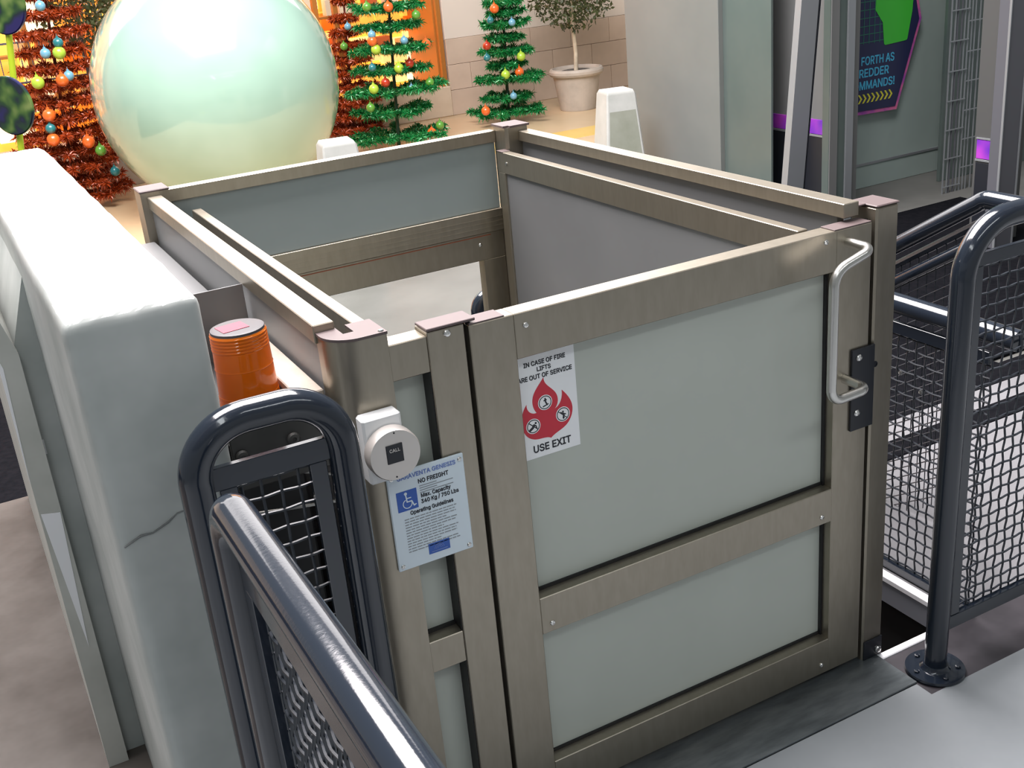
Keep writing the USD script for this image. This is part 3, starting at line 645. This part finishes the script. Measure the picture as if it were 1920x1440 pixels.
obj('slogan', cat_(xz_text('GO FORTH AS', 5.742, 0.392, 0.062, 5.141, True, width=0.475, t=0.002), xz_text('SHREDDER', 5.738, 0.300, 0.062, 5.141, True, width=0.425, t=0.002), xz_text('COMMANDS!', 5.738, 0.207, 0.062, 5.141, True, width=0.490, t=0.002)), cyan, po)
chev = [Polygon([(a, 0.10), (a + 0.018, 0.10), (a + 0.045, 0.135), (a + 0.018, 0.17), (a, 0.17), (a + 0.027, 0.135)]) for a in 5.66 + 0.046 * np.arange(12)]
obj('chevrons', flat(unary_union(chev), 5.141, 0.002), pyel, po)
# wire cage panel, then the nearer portal column
cg = thing('cage_panel', 'tall grey wire cage panel of irregular upright bars', 'cage', (6.4, 4.6, ZF))
for x in (6.22, 6.262, 6.285, 6.33, 6.362, 6.40, 6.436, 6.47, 6.52, 6.57):
    w = 0.004 if x < 6.42 else 0.003
    obj('upright_bar', bx(x - w, x + w, 4.59, 4.60, ZF, 3.0, 0), silver if int(x * 1000) % 3 else slate_col, cg)
for k in range(9):
    z = -0.55 + 0.22 * k
    obj('cross_bar', bx(6.21, 6.40, 4.582, 4.588, z, z + 0.008, 0), silver, cg)
    obj('cross_bar', bx(6.39, 6.58, 4.576, 4.582, z + 0.13, z + 0.138, 0), silver, cg)
obj('dark_backing', bx(6.52, 7.6, 4.9, 4.93, ZF, 3.2, 0.002), wall_b, label='dark teal backing wall behind the wire cage', cat='wall panel')
pc = thing('portal_column', 'grey portal column with a purple band at the right edge of the picture', 'column', (5.6, 3.5, ZF))
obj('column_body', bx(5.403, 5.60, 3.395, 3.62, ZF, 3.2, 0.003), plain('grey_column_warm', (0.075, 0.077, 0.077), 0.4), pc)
obj('black_panel', bx(5.397, 5.403, 3.405, 3.595, ZF, -0.075, 0.001), black_m, pc, label='black base panel')
obj('purple_band', bx(5.397, 5.403, 3.405, 3.595, -0.048, 0.075, 0.001), purple, pc, label='purple band')
obj('band_frame', cat_(bx(5.394, 5.403, 3.398, 3.60, 0.078, 0.090, 0.001), bx(5.394, 5.403, 3.398, 3.60, -0.066, -0.052, 0.001)), silver, pc)
sc = thing('slate_column', 'dark slate column with thin bright edges at the right edge of the picture', 'column', (5.35, 3.3, ZF))
obj('column_body', bx(5.275, 5.43, 3.30, 3.39, ZF, 3.2, 0.003), slate_col, sc)
obj('edge_strip', bx(5.268, 5.276, 3.293, 3.31, ZF, 3.2, 0.001), silver, sc)
obj('edge_strip', bx(5.43, 5.442, 3.293, 3.31, ZF, 3.2, 0.001), silver, sc)

# ------------------------------------------------------------------ the mall beyond: walls, store, ball, trees
stone = [mottled(f'tan_stone_{k}', tuple(c * s for c in (0.56, 0.44, 0.35)), tuple(c * s for c in (0.63, 0.50, 0.40)), 2.5, 0.5) for k, s in enumerate((0.97, 1.0, 1.03))]
wb = struct('wall_back', cat_(bx(5.53, 9.2, 12.14, 12.5, ZF, 0.36, 0), bx(5.53, 9.2, 12.11, 12.5, 0.36, 3.2, 0.004)), plain('cream_wall', (0.74, 0.66, 0.58), 0.6))
for r in range(3):
    z0 = ZF + 0.32 * r
    for k in range(6):
        x0 = 5.53 + 0.62 * k - (0.3 if r % 2 else 0); x1 = x0 + 0.616
        x0 = max(x0, 5.53)
        obj('stone_block', bx(x0, x1, 12.10, 12.15, z0 + 0.002, z0 + 0.318, 0.003), stone[(r * 5 + k * 7) % 3], wb)
struct('wall_hall_left', bx(-9.0, -3.2, 12.1, 12.5, ZF, 3.2, 0.004), plain('cream_wall_left', (0.72, 0.62, 0.52), 0.6))
def glow(name, col, e):
    return M(name, {'p': ('principled_bsdf', dict(base_color=col, roughness=0.6, emission_color=col, emission_strength=e))}, [])
glows = [glow('lit_amber', (1.0, 0.40, 0.06), 1.25), glow('lit_orange', (0.95, 0.24, 0.02), 1.1), glow('lit_yellow', (1.0, 0.58, 0.20), 1.35), glow('lit_cream', (1.0, 0.78, 0.46), 1.5), glow('lit_deep', (0.80, 0.15, 0.01), 1.0)]
store = thing('store_window', 'glowing amber store window with lit display panels behind the ball and trees', 'store window', (1.2, 12.8, ZF))
obj('window_sill', bx(-3.2, 5.53, 12.08, 12.5, ZF, -0.22, 0.01), mottled('warm_sill', (0.60, 0.48, 0.36), (0.70, 0.58, 0.45), 2, 0.5), store)
obj('backing', bx(-3.2, 5.52, 13.2, 13.25, ZF, 3.2, 0), glows[0], store, label='glowing amber back wall')
pr_ = random.Random(11)
x = -3.15
while x < 5.4:
    w = 0.22 + 0.30 * pr_.random(); z = -0.2
    while z < 1.9:
        h = 0.16 + 0.34 * pr_.random()
        obj('lit_panel', bx(x, min(x + w - 0.02, 5.5), 13.02 + 0.1 * pr_.random(), 13.19, z, z + h - 0.03, 0.004), glows[pr_.choice([0, 0, 1, 2, 2, 3, 4])], store)
        z += h
    x += w
wood = plain('store_frame', (0.42, 0.16, 0.03), 0.4)
obj('side_return', bx(5.44, 5.528, 12.22, 13.2, -0.22, 3.2, 0.003), wood, store)
for x in (-3.15, -1.7, -0.25, 0.55, 2.0, 3.85, 4.10, 5.46):
    obj('mullion', bx(x, x + 0.06, 12.14, 12.22, -0.22, 3.2, 0.004), wood, store)
for z in (0.25, 0.75):
    obj('shelf', bx(-3.1, 5.45, 12.7, 12.95, z, z + 0.03, 0.003), wood, store)
gr_ = random.Random(5)
gcols = [plain(f'goods_{k}', c, 0.5) for k, c in enumerate(((0.8, 0.5, 0.2), (0.85, 0.75, 0.55), (0.55, 0.12, 0.03), (0.9, 0.35, 0.05)))]
for z in (0.28, 0.78):
    x = -3.0
    while x < 5.3:
        w, h = 0.10 + 0.14 * gr_.random(), 0.10 + 0.2 * gr_.random()
        obj('goods_box', bx(x, x + w, 12.75, 12.9, z, z + h, 0.004), gcols[gr_.randrange(4)], store)
        x += w + 0.05 + 0.15 * gr_.random()
fence = thing('barrier_fence', 'thin dark barrier fence in front of the store window behind the red tree', 'fence', (0.3, 11.6, ZF))
obj('top_rail', bx(-0.9, 1.12, 11.89, 11.915, 0.945, 0.965, 0.002), slate_col, fence)
obj('bottom_rail', bx(-0.9, 1.12, 11.89, 11.915, 0.53, 0.55, 0.002), slate_col, fence)
for x in np.arange(-0.9, 1.13, 0.105):
    obj('picket', bx(x - 0.005, x + 0.005, 11.898, 11.908, 0.54, 0.955, 0), slate_col, fence)
for x in (-0.88, 1.11):
    obj('fence_post', bx(x - 0.02, x + 0.02, 11.88, 11.92, ZF, 0.97, 0.003), slate_col, fence)

ball_m = M('mint_pearl_gloss', {'g': ('geometry', {}), 'n': ('noise_texture', dict(scale=1.5, detail=2.0)), 'r': ('rgb_ramp', {'ramp': [(0.3, (0.26, 0.41, 0.335)), (0.7, (0.31, 0.47, 0.39))]}),
     'p': ('principled_bsdf', dict(roughness=0.14, coat_weight=0.7, coat_roughness=0.05))}, [('g.position', 'n.vector'), ('n.fac', 'r.fac'), ('r.color', 'p.base_color')])
bc3, br = np.array([1.845, 9.20, 0.505]), 1.117
ballp = thing('giant_ball', 'giant glossy pale mint ball standing behind the lift', 'ball', (1.845, 9.20, ZF))
obj('ball', sphere(bc3, br, 5), ball_m, ballp, smooth=True)
obj('ball_base', lathe([(0.62, ZF), (0.60, ZF + 0.03), (0.42, ZF + 0.13)], (1.845, 9.2, 0), 48), plaster_white, ballp)

def tinsel_mat(name, a, b):
    return M(name, {'g': ('geometry', {}), 'r': ('rgb_ramp', {'ramp': [(0.0, a), (0.85, b), (1.0, tuple(min(1, c * 2.2 + 0.15) for c in b))]}),
        'p': ('principled_bsdf', dict(roughness=0.32, metallic=0.15, specular_ior_level=0.7))}, [('g.random_per_island', 'r.fac'), ('r.color', 'p.base_color')])
tin_green = tinsel_mat('green_tinsel', (0.006, 0.20, 0.045), (0.018, 0.60, 0.15))
tin_red = tinsel_mat('red_tinsel', (0.34, 0.045, 0.006), (0.80, 0.15, 0.02))
trunk_g = plain('dark_green_trunk', (0.012, 0.045, 0.02), 0.6)
trunk_r = plain('dark_red_trunk', (0.14, 0.015, 0.006), 0.6)
def tier_mesh(c, rad, seed, dens=1.0):
    """One flat whorl of tinsel branches: hundreds of curled foil strands around spokes."""
    g = np.random.default_rng(seed)
    nb = 11
    tri_v, spokes = [], []
    for b in range(nb):
        a = 2 * math.pi * (b + 0.3 * g.random()) / nb
        R_ = rad * (0.75 + 0.35 * g.random()); lift = R_ * (0.02 + 0.10 * g.random())
        tip = np.array([R_ * math.cos(a), R_ * math.sin(a), lift])
        spokes.append(tube([c, c + tip * 0.5 - np.array([0, 0, 0.01]), c + tip], 0.004, 4))
        n = int((130 + 480 * R_) * dens)
        t = g.uniform(0.05, 1.0, n) ** 0.75
        base = c + t[:, None] * tip
        d = g.normal(size=(n, 3)); d[:, 2] = d[:, 2] * 0.85; d /= np.linalg.norm(d, axis=1, keepdims=True)
        ln = g.uniform(0.045, 0.085, n)[:, None]
        side = np.cross(d, g.normal(size=(n, 3))); side /= np.linalg.norm(side, axis=1, keepdims=True)
        w = 0.0055
        p0, p1 = base - side * w, base + side * w
        mid = base + d * ln * 0.6
        tip2 = base + d * ln + np.array([0, 0, -1]) * ln * 0.15
        tri_v.append(np.stack([p0, p1, mid + side * w, p0, mid + side * w, mid - side * w, mid - side * w, mid + side * w, tip2], 1).reshape(-1, 3))
    v = np.concatenate(tri_v)
    n = len(v) // 9
    # share vertices inside each strand so that it is one island
    v = v.reshape(n, 9, 3)[:, [0, 1, 2, 5, 8]].reshape(-1, 3)
    i = np.arange(n)[:, None] * 5
    f = np.concatenate([i + np.array([0, 1, 2]), i + np.array([0, 2, 3]), i + np.array([3, 2, 4])])
    return trimesh.Trimesh(v, f, process=False), cat_(spokes)
def tinsel_tree(label, base, top, tiers, tm, km, seed, group='tinsel trees around the giant ball'):
    base, top = np.array(base, float), np.array(top, float)
    t = thing('tinsel_tree', label, 'christmas tree', base, group=group)
    obj('trunk', tube([base, top], [0.022, 0.008], 8), km, t)
    for k, (z, r) in enumerate(tiers):
        s = (z - base[2]) / (top[2] - base[2])
        m, sp_ = tier_mesh(base + s * (top - base), r, seed + k)
        w = obj('branch_whorl', m, tm, t, smooth=False, kind='stuff')
        obj('spokes', sp_, km, w)
    return t
tinsel_tree('green tinsel tree with coloured balls standing right beside the giant ball', (4.10, 10.55, ZF), (4.25, 10.55, 2.1),
    [(-0.47, 0.66), (-0.20, 0.50), (0.03, 0.60), (0.26, 0.43), (0.48, 0.50), (0.72, 0.36), (0.92, 0.42), (1.15, 0.3), (1.4, 0.24), (1.65, 0.18), (1.9, 0.1)], tin_green, trunk_g, 100)
tinsel_tree('slim green tinsel tree standing in front of the tan stone wall', (5.72, 10.9, ZF), (5.82, 10.9, 2.0),
    [(-0.47, 0.50), (-0.30, 0.32), (-0.08, 0.45), (0.08, 0.27), (0.24, 0.33), (0.40, 0.22), (0.55, 0.29), (0.68, 0.24), (0.80, 0.27), (1.0, 0.2), (1.3, 0.15), (1.6, 0.1)], tin_green, trunk_g, 200)
tinsel_tree('large red tinsel tree with coloured balls left of the giant ball', (0.53, 10.5, ZF), (0.74, 10.5, 2.2),
    [(-0.50, 0.62), (-0.36, 0.60), (-0.20, 0.58), (-0.05, 0.52), (0.10, 0.52), (0.26, 0.47), (0.42, 0.46), (0.58, 0.40), (0.74, 0.40), (0.90, 0.34), (1.06, 0.34), (1.24, 0.28), (1.42, 0.26), (1.65, 0.2), (1.9, 0.12)], tin_red, trunk_r, 300)
tinsel_tree('red tinsel tree half hidden between the giant ball and the green tree', (3.95, 11.62, ZF), (4.10, 11.62, 1.5),
    [(-0.48, 0.42), (-0.32, 0.40), (-0.16, 0.38), (0.0, 0.34), (0.16, 0.32), (0.32, 0.28), (0.48, 0.25), (0.64, 0.2), (0.8, 0.16), (1.0, 0.12), (1.2, 0.1)], tin_red, trunk_r, 400)

orn = {'o': ('orange', (0.72, 0.13, 0.02)), 'g': ('green', (0.10, 0.30, 0.04)), 'l': ('lime', (0.36, 0.55, 0.05)), 'b': ('light blue', (0.15, 0.36, 0.50)), 't': ('teal', (0.02, 0.17, 0.19)), 'r': ('dark red', (0.40, 0.03, 0.01))}
orn_m = {k: plain('ornament_' + n.replace(' ', '_'), c, 0.3, coat_weight=0.4) for k, (n, c) in orn.items()}
TREES = [
 (10.22, 0.054, 'larger green tree', [(3.932, 0.958, 'g', 'top left'), (4.18, 0.931, 'o', 'top'), (4.498, 0.812, 'g', 'upper right edge'), (3.946, 0.666, 'b', 'upper left'), (3.942, 0.599, 'o', 'upper left, under the blue one'), (4.321, 0.558, 'b', 'upper right of the trunk'), (4.58, 0.486, 'o', 'right edge'), (3.973, 0.504, 'l', 'left, upper middle'), (4.217, 0.271, 'l', 'centre in front of the trunk'), (4.352, 0.305, 'r', 'right of the trunk'), (4.036, 0.138, 'r', 'left of the trunk'), (3.887, 0.089, 'l', 'lower left'), (4.342, 0.03, 'b', 'lower right of the trunk'), (4.573, 0.064, 'g', 'right edge, low'), (4.528, -0.498, 'o', 'bottom right'), (4.639, -0.43, 'g', 'bottom right edge'), (3.902, 0.319, 't', 'left, middle'), (3.82, -0.107, 'g', 'lowest on the left')]),
 (10.62, 0.054, 'slim green tree', [(5.66, 0.746, 'o', 'top'), (5.59, 0.621, 't', 'upper left'), (5.879, 0.564, 'b', 'upper right'), (5.516, 0.337, 'r', 'left'), (5.964, 0.157, 'l', 'right'), (5.501, 0.203, 't', 'left, middle'), (5.732, -0.027, 'l', 'centre in front of the trunk'), (5.924, -0.021, 'o', 'right, low'), (5.815, -0.293, 'b', 'low right of the trunk'), (5.419, -0.414, 'o', 'bottom left')]),
 (11.38, 0.052, 'half-hidden red tree', [(3.917, 0.735, 'b', 'top'), (3.84, 0.526, 'g', 'upper left')]),
 (10.1, 0.060, 'left red tree', [(0.598, 1.336, 'b', 'top'), (0.681, 0.993, 't', 'upper, above the lime one'), (0.67, 0.901, 'l', 'upper, under the teal one'), (0.546, 0.911, 'b', 'upper left'), (0.708, 0.682, 'b', 'right, middle'), (0.419, 0.657, 'l', 'left edge, middle'), (0.449, 0.346, 'o', 'left, lower middle'), (0.434, 0.221, 't', 'left, low'), (0.75, 0.041, 'o', 'low right of the trunk'), (0.845, -0.059, 'g', 'low right edge'), (0.937, -0.283, 't', 'bottom right'), (0.434, 0.113, 'o', 'low left'), (0.642, 0.651, 'o', 'centre')]),
]
for y, r0, tn, lst in TREES:
    s = {10.22: (10.22 + 1.603) / (10.55 + 1.603), 10.62: (10.62 + 1.603) / (10.9 + 1.603), 11.38: (11.38 + 1.603) / (11.2 + 1.603), 10.1: (10.1 + 1.603) / (10.3 + 1.603)}[y]
    for x, z, c, where in lst:
        X_, Z_ = CAM[0] + s * (x - CAM[0]), CAM[2] + s * (z - CAM[2])
        r = {'l': 1.0, 'o': 1.0, 'g': 0.9, 'r': 0.9, 'b': 0.8, 't': 0.8}[c] * r0
        m = cat_(sphere((X_, y, Z_), r, 3), lathe([(r * .28, r * .93), (r * .28, r * 1.18), (r * .08, r * 1.25), (r * .05, r * 1.7)], (X_, y, Z_), 10))
        obj('ball_ornament', m, orn_m[c], smooth=40, label=f'{orn[c][0]} ball ornament, {where} of the {tn}', cat='ornament', group='ball ornaments on the tinsel trees')

# potted ficus, bollards, round signs
leaf_m = M('ficus_leaf', {'g': ('geometry', {}), 'r': ('rgb_ramp', {'ramp': [(0, (0.07, 0.09, 0.035)), (0.7, (0.20, 0.21, 0.09)), (1, (0.46, 0.40, 0.22))]}), 'p': ('principled_bsdf', dict(roughness=0.45)), 't': ('translucent_bsdf', {}), 'x': ('mix_closure', dict(fac=0.25))},
    [('g.random_per_island', 'r.fac'), ('r.color', 'p.base_color'), ('r.color', 't.color'), ('p.BSDF', 'x.closure1'), ('t.BSDF', 'x.closure2')], surface='x.closure')
pot_m = mottled('pale_clay_pot', (0.40, 0.35, 0.30), (0.48, 0.42, 0.36), 6, 0.6)
soil_m = mottled('dark_soil', (0.05, 0.045, 0.04), (0.10, 0.09, 0.08), 30, 0.9)
bark_m = mottled('pale_bark', (0.46, 0.38, 0.28), (0.58, 0.50, 0.38), 12, 0.7)
def ficus(x, y, label, seed, crown_z=0.95):
    g = np.random.default_rng(seed)
    t = thing('potted_ficus', label, 'potted tree', (x, y, ZF), 'potted ficus trees')
    pr2 = [(0.225, 0.0), (0.235, 0.02), (0.285, 0.36), (0.30, 0.42), (0.33, 0.43), (0.345, 0.455), (0.345, 0.485), (0.33, 0.51), (0.30, 0.515), (0.29, 0.48)]
    obj('pot', lathe([(r, ZF + h) for r, h in pr2], (x, y, 0), 44), pot_m, t)
    obj('soil', lathe([(0.29, ZF + 0.45), (0.292, ZF + 0.475), (0.15, ZF + 0.482)], (x, y, 0), 32), soil_m, t)
    path = [(x, y, ZF + 0.46), (x + 0.012, y, 0.1), (x - 0.012, y, 0.5), (x, y, 0.8), (x + 0.01, y, 1.5)]
    obj('trunk', tube(path, [0.03, 0.026, 0.024, 0.02, 0.008], 10), bark_m, t, smooth=60)
    bl = []
    for k in range(16):
        a = 2.4 * k; z0 = 0.52 + 0.05 * k; l = 0.35 + 0.2 * g.random()
        p0 = np.array([x, y, z0]); e = p0 + np.array([l * math.cos(a), l * math.sin(a), 0.10 + 0.2 * g.random()])
        bl.append(tube([p0, (p0 + e) / 2 + [0, 0, 0.05], e], [0.009, 0.006, 0.003], 5))
    obj('branches', cat_(bl), bark_m, t, smooth=60)
    n = 4200
    p = g.normal(size=(n, 3)); p /= np.linalg.norm(p, axis=1, keepdims=True)
    p *= (g.random((n, 1)) ** 0.4) * np.array([0.62, 0.62, 0.66])
    lump = meshkit.noise(p * 4.5 + seed)
    p = p[lump > 0.36]; n = len(p)
    p = p + np.array([x, y, crown_z + 0.28])
    d = g.normal(size=(n, 3)); d[:, 2] -= 0.5; d /= np.linalg.norm(d, axis=1, keepdims=True)
    sd = np.cross(d, g.normal(size=(n, 3))); sd /= np.linalg.norm(sd, axis=1, keepdims=True)
    ln = g.uniform(0.05, 0.085, (n, 1)); w = ln * 0.24
    v = np.stack([p, p + d * ln * .5 + sd * w, p + d * ln, p + d * ln * .5 - sd * w], 1).reshape(-1, 3)
    i = np.arange(n)[:, None] * 4
    f = np.concatenate([i + np.array([0, 1, 2]), i + np.array([0, 2, 3])])
    obj('foliage', trimesh.Trimesh(v, f, process=False), leaf_m, t, smooth=False, kind='stuff')
ficus(6.785, 11.0, 'potted ficus in a pale pot before the tan stone wall', 21, 0.74)
ficus(1.22, 11.35, 'ficus whose leaves show at the upper left edge of the giant ball', 22, 1.12)

boll_m = mottled('white_green_bollard', (0.37, 0.385, 0.365), (0.44, 0.45, 0.43), 5, 0.5)
boll_side = mottled('green_grey_bollard_face', (0.22, 0.235, 0.19), (0.27, 0.285, 0.24), 5, 0.5)
def bollard(x, y, rz, label):
    t = thing('tapered_bollard', label, 'bollard', (x, y, ZF), 'tapered bollards')
    h, b, tp = 0.94, 0.20, 0.125
    c = 0.012
    pts = []
    for sx_, sy_ in ((1, 1), (1, -1), (-1, 1), (-1, -1)):
        pts += [(sx_ * (b - c), sy_ * b, 0), (sx_ * b, sy_ * (b - c), 0), (sx_ * (tp - c), sy_ * tp, h - 0.03), (sx_ * tp, sy_ * (tp - c), h - 0.03), (sx_ * (tp - 0.02), sy_ * (tp - 0.02), h)]
    m = trimesh.convex.convex_hull(np.array(pts))
    m.apply_transform(trimesh.transformations.rotation_matrix(rz, (0, 0, 1))); m.apply_translation((x, y, ZF))
    obj('bollard_body', m, boll_m, t)
    fr = trimesh.convex.convex_hull(np.array([(-b + .03, -b - .002, .02), (b - .03, -b - .002, .02), (-tp + .02, -tp - .002, h - .06), (tp - .02, -tp - .002, h - .06), (-b + .03, -b + .01, .02), (b - .03, -b + .01, .02), (-tp + .02, -tp + .01, h - .06), (tp - .02, -tp + .01, h - .06)]))
    fr.apply_transform(trimesh.transformations.rotation_matrix(rz, (0, 0, 1))); fr.apply_translation((x, y, ZF))
    obj('face_panel', fr, boll_side, t, label='grey-green face panel')
    ob = bx(-b - 0.035, -b + 0.05, -0.03, 0.03, 0.36, 0.44, 0.004)
    ob.apply_transform(trimesh.transformations.rotation_matrix(rz, (0, 0, 1))); ob.apply_translation((x, y, ZF))
    obj('outlet_box', ob, slate_col, t)
bollard(4.36, 6.32, math.radians(-12), 'white tapered bollard with a green-grey face before the pale attraction wall')
bollard(1.90, 6.2, math.radians(-8), 'white tapered bollard whose top shows over the far lift rail before the ball')

lime_m = plain('lime_pole_paint', (0.42, 0.55, 0.02), 0.4)
art = M('abstract_green_purple_print', {'g': ('geometry', {}), 'n': ('noise_texture', dict(scale=9.0, detail=1.5)), 'r': ('rgb_ramp', {'ramp': [(0.36, (0.02, 0.015, 0.10)), (0.47, (0.012, 0.02, 0.03)), (0.53, (0.02, 0.06, 0.02)), (0.60, (0.07, 0.14, 0.03)), (0.72, (0.20, 0.27, 0.08))], 'interpolate': True}),
    'p': ('principled_bsdf', dict(roughness=0.25, coat_weight=0.4))}, [('g.position', 'n.vector'), ('n.fac', 'r.fac'), ('r.color', 'p.base_color')])
sp = thing('round_sign_post', 'lime pole with two round dark signs of green and purple blotches at the left edge', 'sign post', (-0.3, 5.1, 0.0))
obj('pole', tube([(-0.42, 5.125, -0.58), (-0.10, 5.125, 1.80)], 0.017, 12), lime_m, sp, smooth=60)
def disc(cx, cz, r):
    m = lathe([(r - 0.006, -0.010), (r, -0.006), (r, 0.006), (r - 0.006, 0.010)], (0, 0, 0), 48, 'y')
    m.apply_transform(trimesh.transformations.rotation_matrix(math.radians(-50), (0, 0, 1))); m.apply_translation((cx, 5.095, cz)); return m
obj('round_sign', disc(-0.240, 0.995, 0.155), art, sp)
obj('round_sign', disc(-0.160, 1.505, 0.155), art, sp)
obj('pole_foot', lathe([(0.16, -0.6), (0.16, -0.585), (0.05, -0.575)], (-0.42, 5.125, 0), 24), lime_m, sp)
